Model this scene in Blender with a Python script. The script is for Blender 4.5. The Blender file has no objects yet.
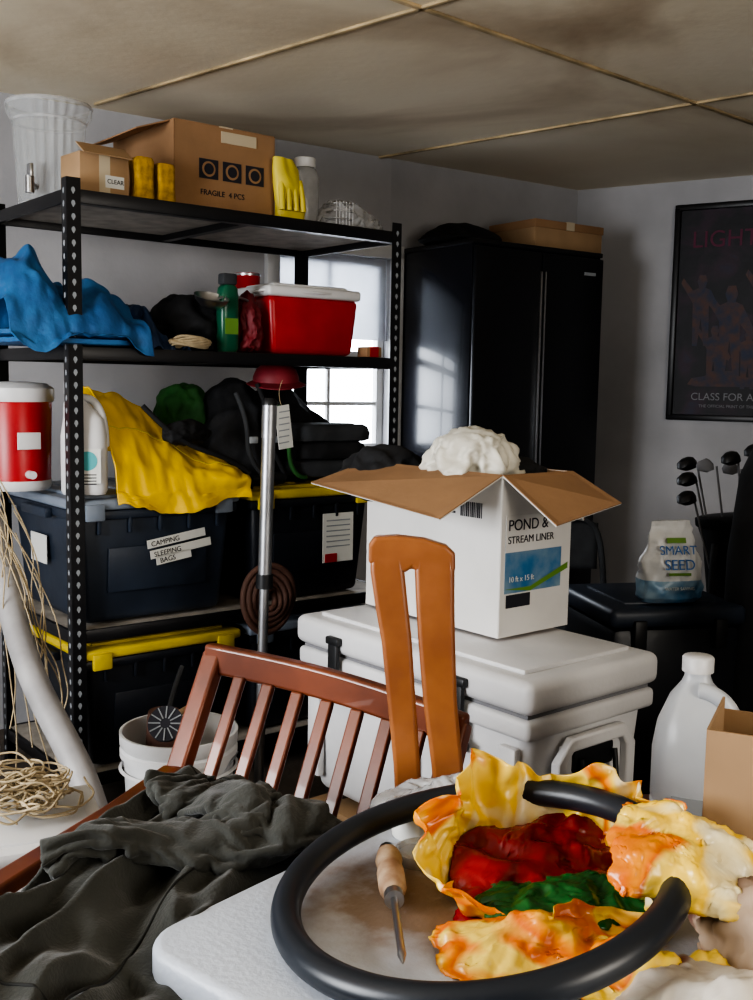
import bpy, bmesh, math, random
from mathutils import Vector, Matrix, noise
random.seed(7)
D=bpy.data; S=bpy.context.scene
COL=S.collection
rad=math.radians
# ---------------------------------------------------------------- materials
def mat(name,c,rough=.6,metal=0,var=0.0,vscale=8,bump=0.0,bscale=40,c2=None,alpha=1,trans=0,coat=0,sheen=0,sss=0,detail=4,lo=.35,hi=.65):
    m=D.materials.new(name); m.use_nodes=True
    nt=m.node_tree; b=nt.nodes['Principled BSDF']
    b.inputs['Base Color'].default_value=(*c,1); b.inputs['Roughness'].default_value=rough
    b.inputs['Metallic'].default_value=metal; b.inputs['Alpha'].default_value=alpha
    b.inputs['Transmission Weight'].default_value=trans; b.inputs['Coat Weight'].default_value=coat
    b.inputs['Sheen Weight'].default_value=sheen
    tc=nt.nodes.new('ShaderNodeTexCoord')
    if var>0 or c2:
        n=nt.nodes.new('ShaderNodeTexNoise'); n.inputs['Scale'].default_value=vscale; n.inputs['Detail'].default_value=detail
        nt.links.new(tc.outputs['Object'],n.inputs['Vector'])
        r=nt.nodes.new('ShaderNodeValToRGB')
        if c2 is None: c2=tuple(x*(1-var) for x in c)
        r.color_ramp.elements[0].position=lo; r.color_ramp.elements[0].color=(*c2,1)
        r.color_ramp.elements[1].position=hi; r.color_ramp.elements[1].color=(*c,1)
        nt.links.new(n.outputs['Fac'],r.inputs['Fac']); nt.links.new(r.outputs['Color'],b.inputs['Base Color'])
    if bump>0:
        n2=nt.nodes.new('ShaderNodeTexNoise'); n2.inputs['Scale'].default_value=bscale; n2.inputs['Detail'].default_value=3
        nt.links.new(tc.outputs['Object'],n2.inputs['Vector'])
        bp=nt.nodes.new('ShaderNodeBump'); bp.inputs['Strength'].default_value=bump; bp.inputs['Distance'].default_value=.01
        nt.links.new(n2.outputs['Fac'],bp.inputs['Height']); nt.links.new(bp.outputs['Normal'],b.inputs['Normal'])
    return m
def ramp_mat(name,stops,scale,rough=.4,detail=2,distort=.5,bump=.1,trans=0):
    m=mat(name,(1,1,1),rough,bump=bump,bscale=30,trans=trans); nt=m.node_tree; b=nt.nodes['Principled BSDF']
    tc=nt.nodes.new('ShaderNodeTexCoord'); n=nt.nodes.new('ShaderNodeTexNoise')
    n.inputs['Scale'].default_value=scale; n.inputs['Detail'].default_value=detail; n.inputs['Distortion'].default_value=distort
    nt.links.new(tc.outputs['Object'],n.inputs['Vector'])
    r=nt.nodes.new('ShaderNodeValToRGB'); cr=r.color_ramp
    cr.elements[0].position=stops[0][0]; cr.elements[0].color=(*stops[0][1],1)
    cr.elements[1].position=stops[-1][0]; cr.elements[1].color=(*stops[-1][1],1)
    for p,c in stops[1:-1]:
        e=cr.elements.new(p); e.color=(*c,1)
    nt.links.new(n.outputs['Fac'],r.inputs['Fac']); nt.links.new(r.outputs['Color'],b.inputs['Base Color'])
    return m
M={}
M['wall']=mat('wall_paint',(.47,.47,.49),.85,var=.24,vscale=2.0,bump=.15,bscale=25)
M['ceil']=ramp_mat('ceiling_board',[(.24,(.26,.17,.10)),(.38,(.52,.42,.30)),(.50,(.74,.65,.50)),(.72,(.84,.77,.63))],.9,.9,detail=5,distort=.5,bump=.1)
M['batten']=mat('batten',(.70,.54,.32),.7,var=.6,vscale=5)
M['floor']=mat('floor_concrete',(.13,.105,.085),.8,var=.5,vscale=3,bump=.3)
M['trim']=mat('white_trim',(.66,.67,.68),.6,var=.1)
M['black']=mat('black_steel',(.012,.012,.014),.38,metal=.0,var=.3)
M['gloss']=mat('gloss_black',(.008,.010,.018),.25,coat=.2)
M['door']=mat('door_black',(.008,.009,.013),.38)
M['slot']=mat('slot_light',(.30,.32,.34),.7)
M['board']=mat('particle_board',(.46,.42,.37),.8,var=.3,vscale=14)
M['card']=mat('cardboard',(.36,.21,.11),.85,var=.2,vscale=5,bump=.08)
M['cardl']=mat('cardboard_light',(.42,.275,.155),.85,var=.22,vscale=4)
M['cardw']=mat('white_carton',(.70,.69,.67),.6,var=.1,vscale=5)
M['tape']=mat('tape',(.55,.47,.34),.3)
M['toteb']=mat('tote_navy',(.034,.047,.072),.42,var=.3,vscale=6,bump=.05)
M['totek']=mat('tote_black',(.014,.017,.024),.42,var=.25,bump=.05)
M['lidg']=mat('lid_grey',(.24,.28,.34),.45,var=.2)
M['lidy']=mat('lid_yellow',(.66,.50,.03),.45,var=.25)
M['white']=mat('white_plastic',(.70,.70,.70),.4,var=.12,vscale=4)
M['cooler']=mat('cooler_plastic',(.70,.70,.71),.45,var=.16,vscale=4,bump=.06,bscale=90)
M['gask']=mat('gasket_grey',(.20,.20,.21),.6)
M['rubber']=mat('black_rubber',(.015,.016,.018),.45,var=.2)
M['hose']=mat('hose_rubber',(.020,.025,.034),.36,var=.2,vscale=12)
M['red']=mat('red_plastic',(.48,.016,.022),.35,var=.2)
M['label']=mat('label_blue',(.04,.17,.36),.4,var=.5,vscale=14,c2=(.22,.32,.40))
M['labelg']=mat('label_green',(.14,.28,.05),.5)
M['paper']=mat('paper',(.68,.68,.64),.7)
M['ink']=mat('ink',(.02,.02,.03),.7)
M['blueink']=mat('blue_ink',(.03,.14,.40),.6)
M['yellow']=mat('yellow_fabric',(.88,.57,.02),.5,var=.15,vscale=6,bump=.1)
M['tarp']=mat('blue_tarp',(.022,.095,.25),.55,c2=(.045,.17,.38),vscale=9,bump=.2,bscale=60)
M['navy']=mat('navy_cloth',(.015,.04,.10),.6,var=.3,bump=.2)
M['darkcloth']=mat('dark_cloth',(.018,.019,.022),.85,var=.5,bump=.2)
M['greycloth']=mat('grey_cloth',(.05,.054,.06),.9,var=.4,bump=.2)
M['greencloth']=mat('green_cloth',(.03,.14,.03),.8,var=.5)
M['redcloth']=mat('red_cloth',(.22,.02,.03),.6,var=.4)
M['jacket']=mat('fleece',(.050,.052,.046),.92,var=.25,vscale=10,bump=.2,bscale=260,sheen=.2)
M['seam']=mat('seam',(.018,.019,.018),.8)
M['wood']=mat('chair_wood',(.20,.056,.024),.32,c2=(.115,.032,.015),vscale=9,coat=.3)
M['wood2']=mat('teak_wood',(.38,.145,.05),.36,c2=(.25,.088,.032),vscale=10,coat=.2)
M['steel']=mat('steel',(.55,.56,.58),.28,metal=1)
M['alu']=mat('aluminium',(.45,.46,.48),.38,metal=.9,var=.25)
M['rope']=mat('twine',(.52,.42,.27),.9,var=.3,vscale=30,bump=.4)
M['pvc']=mat('pvc_pipe',(.40,.39,.39),.5,var=.3)
M['film']=mat('clear_plastic',(.62,.65,.66),.12,alpha=.20)
M['film2']=mat('cloudy_film',(.70,.71,.72),.22,var=.2,vscale=20,alpha=.45)
M['bagw']=mat('white_bag',(.70,.68,.60),.5,var=.2,vscale=12)
M['jug']=mat('milky_plastic',(.70,.73,.77),.3,trans=.25,var=.08)
M['sponge']=mat('sponge',(.50,.29,.03),.9,var=.4,vscale=50,bump=.4)
M['glove']=mat('yellow_glove',(.75,.62,.08),.5,var=.2,bump=.2)
M['green']=mat('green_bottle',(.015,.11,.06),.3)
M['seed']=mat('seed_bag',(.68,.70,.72),.35,var=.12,bump=.1)
M['seedb']=mat('seed_bag_blue',(.08,.22,.40),.35,c2=(.30,.42,.52),vscale=14,bump=.1)
M['brown']=mat('brown_hose',(.15,.075,.055),.7,var=.4)
M['shop']=ramp_mat('printed_bag',[(.30,(.80,.74,.56)),(.37,(.84,.70,.36)),(.41,(.88,.58,.06)),(.50,(.90,.66,.14)),(.545,(.72,.16,.02)),(.60,(.86,.33,.03)),(.64,(.88,.60,.10)),(.70,(.84,.76,.56))],7.5,.28,detail=2,distort=.8,bump=.08)
M['inred']=mat('red_film',(.34,.010,.014),.26,var=.55,vscale=12)
M['ingreen']=mat('green_film',(.015,.13,.025),.30,var=.4,vscale=12)
M['pbag']=ramp_mat('paper_bag',[(.35,(.40,.28,.19)),(.52,(.34,.23,.15)),(.60,(.12,.05,.035)),(.70,(.44,.33,.24))],6,.7)
M['wbag']=ramp_mat('printed_white_bag',[(.38,(.62,.57,.50)),(.54,(.58,.50,.42)),(.58,(.26,.09,.06)),(.62,(.60,.50,.40)),(.72,(.70,.48,.12))],9,.5)
M['art']=ramp_mat('poster_art',[(.36,(.004,.004,.007)),(.5,(.009,.008,.013)),(.62,(.030,.012,.026)),(.75,(.014,.026,.06))],7,.55,detail=6)
M['pink']=mat('poster_pink',(.12,.010,.045),.6)
M['figure']=mat('poster_figure',(.025,.035,.07),.6,c2=(.10,.05,.04),vscale=22)
M['capt']=mat('poster_caption',(.24,.24,.26),.6)
M['handle']=mat('tool_handle',(.56,.43,.30),.5,c2=(.30,.18,.11),vscale=30)
M['teal']=mat('teal_mark',(.1,.4,.42),.5)
def table_mat():
    m=mat('table_plastic',(.54,.58,.65),.42,bump=.12,bscale=140); nt=m.node_tree;b=nt.nodes['Principled BSDF']
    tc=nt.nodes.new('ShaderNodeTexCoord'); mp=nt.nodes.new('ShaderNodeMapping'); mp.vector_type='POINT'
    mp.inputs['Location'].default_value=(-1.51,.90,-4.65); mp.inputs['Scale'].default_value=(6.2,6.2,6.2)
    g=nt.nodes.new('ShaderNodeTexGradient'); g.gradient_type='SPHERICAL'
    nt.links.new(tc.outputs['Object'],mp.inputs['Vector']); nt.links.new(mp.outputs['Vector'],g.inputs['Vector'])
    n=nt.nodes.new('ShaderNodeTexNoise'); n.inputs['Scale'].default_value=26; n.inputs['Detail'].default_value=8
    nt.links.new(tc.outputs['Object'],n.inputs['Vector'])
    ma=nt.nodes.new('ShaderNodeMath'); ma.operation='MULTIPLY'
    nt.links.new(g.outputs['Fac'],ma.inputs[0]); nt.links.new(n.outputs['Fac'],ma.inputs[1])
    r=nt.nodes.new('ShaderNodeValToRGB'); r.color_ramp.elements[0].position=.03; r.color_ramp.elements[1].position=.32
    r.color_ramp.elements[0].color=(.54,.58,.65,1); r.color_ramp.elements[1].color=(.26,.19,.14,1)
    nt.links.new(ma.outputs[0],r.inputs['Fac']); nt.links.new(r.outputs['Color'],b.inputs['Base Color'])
    return m
M['table']=table_mat()
# ---------------------------------------------------------------- builders
def link(o,parent=None,loc=(0,0,0),rot=(0,0,0)):
    COL.objects.link(o); o.location=loc; o.rotation_euler=rot
    if parent: o.parent=parent
    return o
def grp(name,loc=(0,0,0),rz=0,rot=None):
    o=D.objects.new(name,None); o.empty_display_size=.05
    return link(o,None,loc,rot if rot else (0,0,rad(rz)))
def mo(name,verts,faces,m,parent=None,loc=(0,0,0),rot=(0,0,0),smooth=False):
    me=D.meshes.new(name); me.from_pydata([tuple(v) for v in verts],[],faces); me.update()
    if smooth:
        for p in me.polygons: p.use_smooth=True
    me.materials.append(m); return link(D.objects.new(name,me),parent,loc,rot)
def box(name,size,loc,m,parent=None,rot=(0,0,0),bev=0,seg=2,taper=1,smooth=False):
    bm=bmesh.new(); bmesh.ops.create_cube(bm,size=1)
    for v in bm.verts:
        k=taper if v.co.z<0 else 1
        v.co=Vector((v.co.x*size[0]*k,v.co.y*size[1]*k,v.co.z*size[2]))
    if bev>0: bmesh.ops.bevel(bm,geom=bm.edges[:],offset=bev,segments=seg,affect='EDGES',profile=.5)
    me=D.meshes.new(name); bm.to_mesh(me); bm.free(); me.materials.append(m)
    if bev>0:
        for p in me.polygons: p.use_smooth=True
        try: me.set_sharp_from_angle(angle=rad(40))
        except Exception: pass
    return link(D.objects.new(name,me),parent,loc,rot)
def lathe(name,prof,m,parent=None,loc=(0,0,0),rot=(0,0,0),seg=40,rib=None,cap=True,smooth=True):
    V=[];F=[];n=len(prof)
    for (r,z) in prof:
        for i in range(seg):
            a=2*math.pi*i/seg; rr=r*(1+(rib if (rib and i%2) else 0))
            V.append((rr*math.cos(a),rr*math.sin(a),z))
    for j in range(n-1):
        for i in range(seg):
            F.append((j*seg+i,j*seg+(i+1)%seg,(j+1)*seg+(i+1)%seg,(j+1)*seg+i))
    if cap:
        F.append(tuple(range(seg-1,-1,-1))); F.append(tuple((n-1)*seg+i for i in range(seg)))
    o=mo(name,V,F,m,parent,loc,rot,smooth)
    if smooth:
        try: o.data.set_sharp_from_angle(angle=rad(50))
        except Exception: pass
    return o
def cyl(name,r,h,loc,m,parent=None,rot=(0,0,0),r2=None,seg=32):
    return lathe(name,[(r,0),(r2 if r2 is not None else r,h)],m,parent,loc,rot,seg)
def loft(name,secs,m,parent=None,loc=(0,0,0),rot=(0,0,0),seg=48,exp=2.0,nz=0,nf=10,seed=0,cap=True,smooth=True):
    V=[];F=[];n=len(secs)
    for (cx,cy,z,rx,ry) in secs:
        for i in range(seg):
            a=2*math.pi*i/seg; c,s=math.cos(a),math.sin(a)
            x=math.copysign(abs(c)**(2/exp),c)*rx; y=math.copysign(abs(s)**(2/exp),s)*ry
            p=Vector((cx+x,cy+y,z))
            if nz:
                d=noise.noise(p*nf+Vector((seed,0,0)))+.5*noise.noise(p*nf*2.3+Vector((seed,3,0)))
                p+=Vector((c,s,.3)).normalized()*d*nz
            V.append(p)
    for j in range(n-1):
        for i in range(seg):
            F.append((j*seg+i,j*seg+(i+1)%seg,(j+1)*seg+(i+1)%seg,(j+1)*seg+i))
    if cap:
        F.append(tuple(range(seg-1,-1,-1))); F.append(tuple((n-1)*seg+i for i in range(seg)))
    o=mo(name,V,F,m,parent,loc,rot,smooth)
    if smooth:
        try: o.data.set_sharp_from_angle(angle=rad(50))
        except Exception: pass
    return o
def tube(name,pts,r,m,parent=None,cyc=False,loc=(0,0,0),rot=(0,0,0),kind='NURBS'):
    cu=D.curves.new(name,'CURVE'); cu.dimensions='3D'; cu.bevel_depth=r; cu.bevel_resolution=4; cu.use_fill_caps=True
    sp=cu.splines.new(kind); sp.points.add(len(pts)-1)
    for i,p in enumerate(pts): sp.points[i].co=(*p,1)
    sp.use_cyclic_u=cyc
    if kind=='NURBS': sp.order_u=min(4,len(pts)); sp.use_endpoint_u=not cyc
    cu.resolution_u=8; cu.materials.append(m)
    return link(D.objects.new(name,cu),parent,loc,rot)
def txt(name,body,size,loc,rot,m,parent=None,ext=.0004,align='LEFT'):
    cu=D.curves.new(name,'FONT'); cu.body=body; cu.size=size; cu.extrude=ext; cu.align_x=align; cu.materials.append(m)
    return link(D.objects.new(name,cu),parent,loc,rot)
def sheet(name,nu,nv,f,m,parent=None,loc=(0,0,0),rot=(0,0,0),th=.003,sub=0,smooth=True):
    V=[f(i/nu,j/nv) for j in range(nv+1) for i in range(nu+1)]
    F=[(j*(nu+1)+i,j*(nu+1)+i+1,(j+1)*(nu+1)+i+1,(j+1)*(nu+1)+i) for j in range(nv) for i in range(nu)]
    o=mo(name,V,F,m,parent,loc,rot,smooth)
    if th: 
        s=o.modifiers.new('sol','SOLIDIFY'); s.thickness=th; s.offset=-1
    if sub:
        s=o.modifiers.new('sub','SUBSURF'); s.levels=sub; s.render_levels=sub
    return o
def sweep(name,pts,w,t,wd,m,parent=None,bev=.003):
    V=[];F=[];n=len(pts);P=[Vector(p) for p in pts]
    for i,p in enumerate(P):
        tg=(P[min(i+1,n-1)]-P[max(i-1,0)]).normalized()
        W=Vector(wd); W=(W-tg*W.dot(tg)).normalized(); T=tg.cross(W)
        ww=w[i] if isinstance(w,(list,tuple)) else w
        for a,b in ((-1,-1),(1,-1),(1,1),(-1,1)): V.append(p+W*ww/2*a+T*t/2*b)
    for i in range(n-1):
        for k in range(4): F.append((i*4+k,i*4+(k+1)%4,(i+1)*4+(k+1)%4,(i+1)*4+k))
    F.append((3,2,1,0)); F.append(tuple((n-1)*4+k for k in range(4)))
    o=mo(name,V,F,m,parent)
    if bev:
        b=o.modifiers.new('bev','BEVEL'); b.width=bev; b.segments=3; b.limit_method='ANGLE'; b.angle_limit=rad(50)
        for p in o.data.polygons: p.use_smooth=True
        try: o.data.set_sharp_from_angle(angle=rad(40))
        except Exception: pass
    return o
# ---------------------------------------------------------------- cloth simulation (baked to plain meshes)
SIM=[];PROX=[];TC=[]
def coll():
    c=D.collections.new('tmp'); S.collection.children.link(c); TC.append(c); return c
def prox(o,cc,fr=20,th=.003,keep=False):
    o.modifiers.new('col','COLLISION'); o.collision.thickness_outer=th; o.collision.cloth_friction=fr; cc.objects.link(o); PROX.append((o,keep)); return o
def pbox(cc,size,loc,rz=0): return prox(box('proxy',size,loc,M['ink'],None,(0,0,rad(rz))),cc)
def pell(cc,loc,scale,rz=0):
    bm=bmesh.new(); bmesh.ops.create_icosphere(bm,subdivisions=2,radius=1)
    for v in bm.verts: v.co=Vector((v.co.x*scale[0],v.co.y*scale[1],v.co.z*scale[2]))
    me=D.meshes.new('proxy'); bm.to_mesh(me); bm.free(); return prox(link(D.objects.new('proxy',me),None,loc,(0,0,rad(rz))),cc)
def cloth(o,cc=None,shrink=0,bend=.5,tens=15,mass=.25,selfc=False,pins=None,dist=.005,th=0,sub=1,damp=5,fn=None,ck=None,grav=1,drop=None):
    if pins:
        vg=o.vertex_groups.new(name='pin'); vg.add(pins,1,'REPLACE')
    c=o.modifiers.new('cloth','CLOTH'); s=c.settings
    s.quality=5; s.mass=mass; s.tension_stiffness=tens; s.compression_stiffness=tens; s.shear_stiffness=tens*.4; s.bending_stiffness=bend
    s.air_damping=1.5; s.tension_damping=damp; s.compression_damping=damp; s.shrink_min=shrink
    s.effector_weights.gravity=grav
    if pins: s.vertex_group_mass='pin'
    cs=c.collision_settings; cs.distance_min=dist; cs.collision_quality=2; cs.use_self_collision=selfc; cs.self_distance_min=dist*.8
    if cc: cs.collection=cc
    else: cs.use_collision=False
    SIM.append((o,th,sub,fn,ck,drop)); return o
def ridge(o,amp,freq,pw=3,seed=0):
    me=o.data; me.update(); N=[v.normal.copy() for v in me.vertices]
    for v,n in zip(me.vertices,N):
        p=v.co*freq+Vector((seed,seed*2.1,0)); p+=Vector((noise.noise(p*.7),noise.noise(p*.7+Vector((9,0,0))),noise.noise(p*.7+Vector((0,9,0)))))*.8
        a=(1-min(1,abs(noise.noise(p))*2.2))**pw; b=(1-min(1,abs(noise.noise(p*2.1+Vector((4,4,4))))*2.2))**pw
        v.co+=n*amp*(a+.5*b-.35)
def crumple(o,amp,freq,seed=0,k=7):
    """sum of warped triangle waves: flat facets meeting at crisp creases, as in crumpled film"""
    rg=random.Random(seed+5); dirs=[]
    for i in range(k):
        d=Vector((rg.gauss(0,1),rg.gauss(0,1),rg.gauss(0,1))).normalized(); dirs.append((d,freq*rg.uniform(.55,1.9),rg.uniform(0,9),rg.uniform(.5,1)))
    me=o.data; me.update(); N=[v.normal.copy() for v in me.vertices]
    for v,n in zip(me.vertices,N):
        t=0; w=Vector((noise.noise(v.co*freq*.6),noise.noise(v.co*freq*.6+Vector((7,0,0))),noise.noise(v.co*freq*.6+Vector((0,7,0)))))*(1.1/freq)
        for d,f,ph,wt in dirs:
            q=(v.co+w).dot(d)*f+ph; q=q-math.floor(q); t+=(abs(q*2-1)*2-1)*wt*freq/f
        v.co+=n*amp*t/math.sqrt(k)
def run(frames):
    try:
        for f in range(1,frames+1): S.frame_set(f)
        dg=bpy.context.evaluated_depsgraph_get()
    except Exception as e: dg=None
    for o,th,sub,fn,ck,drop in SIM:
        co=[v.co.copy() for v in o.data.vertices]; ok=False
        if dg:
            ev=o.evaluated_get(dg); me=ev.to_mesh(); nc=[v.co.copy() for v in me.vertices]
            ok=len(nc)==len(co) and max((a-b).length for a,b in zip(nc,co))<.6
            if drop: ok=len(nc)==len(co)
            ev.to_mesh_clear()
        o.modifiers.clear()
        if ok:
            if drop:
                for i,(a_,b_) in enumerate(zip(nc,co)):
                    d_=a_-b_
                    if d_.z<-drop or d_.length>drop*3: nc[i]=b_+d_.normalized()*min(d_.length,drop)*.5
            for v,c in zip(o.data.vertices,nc): v.co=c
        if ck:
            if ck[0]=='c': crumple(o,*ck[1:])
            else: ridge(o,*ck)
        o.data.update()
        if sub:
            s=o.modifiers.new('sub','SUBSURF'); s.levels=sub; s.render_levels=sub
        if th:
            s=o.modifiers.new('sol','SOLIDIFY'); s.thickness=th; s.offset=0
        if fn: fn([v.co.copy() for v in o.data.vertices])
    for p,keep in PROX:
        if keep:
            for m_ in list(p.modifiers):
                if m_.type=='COLLISION': p.modifiers.remove(m_)
        else: D.objects.remove(p,do_unlink=True)
    for c in TC: D.collections.remove(c)
    SIM.clear(); PROX.clear(); TC.clear(); S.frame_set(1)
def conform(name,f,nu,nv,m,parent=None,seed=0,nz=.005,off=.007,**k):
    """cloth that starts on a supporting surface and buckles into wrinkles over it"""
    cc=coll()
    base=sheet('proxy',nu,nv,lambda u,v:Vector(f(u,v))-Vector((0,0,off)),m,None,th=0); prox(base,cc)
    o=sheet(name,nu,nv,lambda u,v:Vector(f(u,v))+Vector((0,0,.002+nz*(.6+noise.noise(Vector((u*14,v*14,seed)))))),m,parent,th=0)
    k.setdefault('drop',.05)
    return cloth(o,cc,**k)
def cblob(name,c,sc,m,parent=None,rz=0,core=.72,amp=.12,freq=1.8,seed=0,sd=4,floor=None,ck=(.008,16),**k):
    bm=bmesh.new(); bmesh.ops.create_icosphere(bm,subdivisions=sd,radius=1); a=rad(rz); ca,sa=math.cos(a),math.sin(a)
    for v in bm.verts:
        p=v.co.copy(); d=1+amp*noise.noise(p*freq+Vector((seed*3.3,seed,1)))+amp*.5*noise.noise(p*freq*2.5+Vector((seed,2,7)))
        q=Vector((p.x*sc[0]*d,p.y*sc[1]*d,max(p.z,-.8)*sc[2]*d)); v.co=Vector((c[0]+ca*q.x-sa*q.y,c[1]+sa*q.x+ca*q.y,c[2]+q.z))
    me=D.meshes.new(name); bm.to_mesh(me); bm.free(); me.materials.append(m)
    for p in me.polygons: p.use_smooth=True
    o=link(D.objects.new(name,me),parent); cc=coll()
    if core: pell(cc,c,tuple(x*core for x in sc),rz)
    if floor is not None: pbox(cc,(.8,.8,.02),(c[0],c[1],floor-.014),rz)
    k.setdefault('shrink',-.22); k.setdefault('bend',.15)
    return cloth(o,cc,ck=(ck+(seed,)) if ck[0]=='c' else ck+(3,seed),**k)
# ---------------------------------------------------------------- room
HC=2.3
LW=grp('wall_left',(-1.35,3.82,0),35.1)
wk0,wk1,wz0,wz1=1.12,1.70,1.0,1.86
def seg_wall(par,n,x0,x1,z0,z1): box(n,(x1-x0,.12,z1-z0),((x0+x1)/2,.06,(z0+z1)/2),M['wall'],par)
seg_wall(LW,'panel_a',-4.2,wk0,0,HC); seg_wall(LW,'panel_b',wk1,2.95,0,HC)
seg_wall(LW,'panel_c',wk0,wk1,0,wz0); seg_wall(LW,'panel_d',wk0,wk1,wz1,HC)
RW=grp('wall_right',(.997,5.467,0),-31.7)
seg_wall(RW,'panel_a',-.1,6.0,0,HC)
box('wall_rear',(11.2,.12,HC),(.65,-1.9,HC/2),M['wall']); box('wall_side_left',(.12,3.4,HC),(-4.85,-.25,HC/2),M['wall']); box('wall_side_right',(.12,4.3,HC),(6.15,.2,HC/2),M['wall'])
mo('floor',[(-7,-3,0),(7,-3,0),(7,8,0),(-7,8,0)],[(0,1,2,3)],M['floor'])
mo('ceiling',[(-4.95,-2.0,HC),(6.25,-2.0,HC),(6.25,2.42,HC),(1.06,5.64,HC),(.93,5.62,HC),(-4.95,1.5,HC)],[(5,4,3,2,1,0)],M['ceil'])
def batten(n,a,b):
    a=Vector((*a,HC-.004)); b=Vector((*b,HC-.004)); d=b-a
    box(n,(d.length,.018,.008),(a+b)/2,M['batten'],None,(0,0,math.atan2(d.y,d.x)),bev=.002)
bd=Vector((.747,.665)); cd=Vector((.747,-.665))
p0=Vector((.066,2.887)); p1=Vector((1.113,3.818))
batten('trim_1',p0-bd*3.2,p1+bd*1.1)
batten('trim_2',Vector((-.099,4.84))-cd*.0,p1+cd*4)
batten('trim_3',Vector((-1.046,3.95)),p0+cd*4)
W=grp('window_1',(-1.35,3.82,0),35.1)
cx=(wk0+wk1)/2; cw=wk1-wk0; ch=wz1-wz0; cz=(wz0+wz1)/2
for n,s,l in [('casing_l',(.06,.03,ch+.12),(wk0-.03,-.015,cz)),('casing_r',(.06,.03,ch+.12),(wk1+.03,-.015,cz)),
              ('casing_t',(cw+.12,.03,.06),(cx,-.015,wz1+.03)),('sill',(cw+.16,.07,.03),(cx,-.035,wz0-.015)),
              ('sash_l',(.035,.03,ch),(wk0+.018,.05,cz)),('sash_r',(.035,.03,ch),(wk1-.018,.05,cz)),
              ('sash_t',(cw,.03,.035),(cx,.05,wz1-.018)),('sash_b',(cw,.03,.035),(cx,.05,wz0+.018)),
              ('meeting_rail',(cw,.03,.035),(cx,.05,cz)),('muntin',(.018,.02,ch),(cx,.05,cz)),
              ('muntin_h2',(cw,.02,.018),(cx,.05,cz-ch/4))]:
    box(n,s,l,M['trim'],W,bev=.003)
M['shade']=mat('roller_shade',(.62,.64,.68),.8,var=.1,trans=.5)
box('roller_shade',(cw-.01,.004,ch*.42),(cx,.02,wz1-ch*.21),M['shade'],W)
# ---------------------------------------------------------------- steel shelving
TH=38.7; ct,st=math.cos(rad(TH)),math.sin(rad(TH)); O=Vector((-.874,2.985,0))
def SH(s,w,z=0): return Vector((O.x+ct*s-st*w,O.y+st*s+ct*w,z))
G=grp('steel_shelving_unit',O,TH)
SL,SD=1.21,.60; LV=[1.83,1.395,.57,.13]
def post(n,x,y,sx,sy):
    box(n+'_web',(.040,.003,1.86),(x+sx*.02,y,.93),M['black'],G); box(n+'_flange',(.003,.034,1.86),(x,y+sy*.017,.93),M['black'],G)
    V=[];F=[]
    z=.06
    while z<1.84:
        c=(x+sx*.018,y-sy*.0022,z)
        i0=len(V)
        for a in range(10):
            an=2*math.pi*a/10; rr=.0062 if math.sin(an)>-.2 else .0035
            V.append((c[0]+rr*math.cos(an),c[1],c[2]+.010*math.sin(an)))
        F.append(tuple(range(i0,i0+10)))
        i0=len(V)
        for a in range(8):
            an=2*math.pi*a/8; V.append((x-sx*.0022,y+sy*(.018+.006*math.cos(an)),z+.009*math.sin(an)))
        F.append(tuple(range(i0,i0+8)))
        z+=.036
    mo(n+'_lit_slot_discs',V,F,M['slot'],G)  # flat light-grey discs painted as light seen through the post slots
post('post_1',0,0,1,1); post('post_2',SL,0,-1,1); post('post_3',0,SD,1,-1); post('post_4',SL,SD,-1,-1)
for i,z in enumerate(LV):
    for n,s,l in [('front',(SL,.012,.038),(SL/2,.006,z-.019)),('rear',(SL,.012,.038),(SL/2,SD-.006,z-.019)),
                  ('left',(.012,SD,.038),(.006,SD/2,z-.019)),('right',(.012,SD,.038),(SL-.006,SD/2,z-.019))]:
        box(f'beam_{n}_{i}',s,l,M['black'],G,bev=.002)
    box(f'lip_{i}',(SL,.03,.004),(SL/2,.02,z-.036),M['black'],G)
    box(f'board_{i}',(SL-.02,SD-.02,.012),(SL/2,SD/2,z-.008),M['board'],G)
    box(f'stiffener_{i}',(.03,SD-.02,.02),(SL/2,SD/2,z-.025),M['black'],G)
# ---------------------------------------------------------------- totes
def tote(name,s,w,z,L,Dp,H,bm_,lm,th=TH):
    g=grp(name,SH(s,w,z),th)
    box('body',(L-.04,Dp-.04,H-.04),(L/2,Dp/2,(H-.04)/2),bm_,g,bev=.022,seg=3,taper=.90)
    box('rim',(L-.012,Dp-.012,.03),(L/2,Dp/2,H-.055),bm_,g,bev=.008)
    for i in range(5):
        x=L*(.14+.18*i)
        box(f'rib_{i}',(.012,.010,H*.18),(x,.012,H*.80),bm_,g,bev=.003)
    box('front_panel',(L*.6,.006,H*.35),(L/2,.026,H*.42),bm_,g,bev=.002,rot=(rad(3),0,0))
    box('lid',(L,Dp,.032),(L/2,Dp/2,H-.024),lm,g,bev=.010,seg=3)
    box('lid_raised',(L-.09,Dp-.09,.014),(L/2,Dp/2,H-.004),lm,g,bev=.006)
    for i in range(4): box(f'lid_rib_{i}',(.03,Dp-.14,.008),(L*(.2+.2*i),Dp/2,H+.004),lm,g,bev=.003)
    for sx in (0.06,L-.06): box(f'latch_{sx:.2f}',(.06,.016,.05),(sx,.0,H-.045),lm,g,bev=.005)
    for sy in (-.004,L+.004): box(f'handle_{sy:.2f}',(.026,Dp*.35,.03),(sy,Dp/2,H-.06),bm_,g,bev=.006)
    return g
t1=tote('storage_tote',.012,-.0,.575,.55,.58,.385,M['toteb'],M['lidg'])
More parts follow.
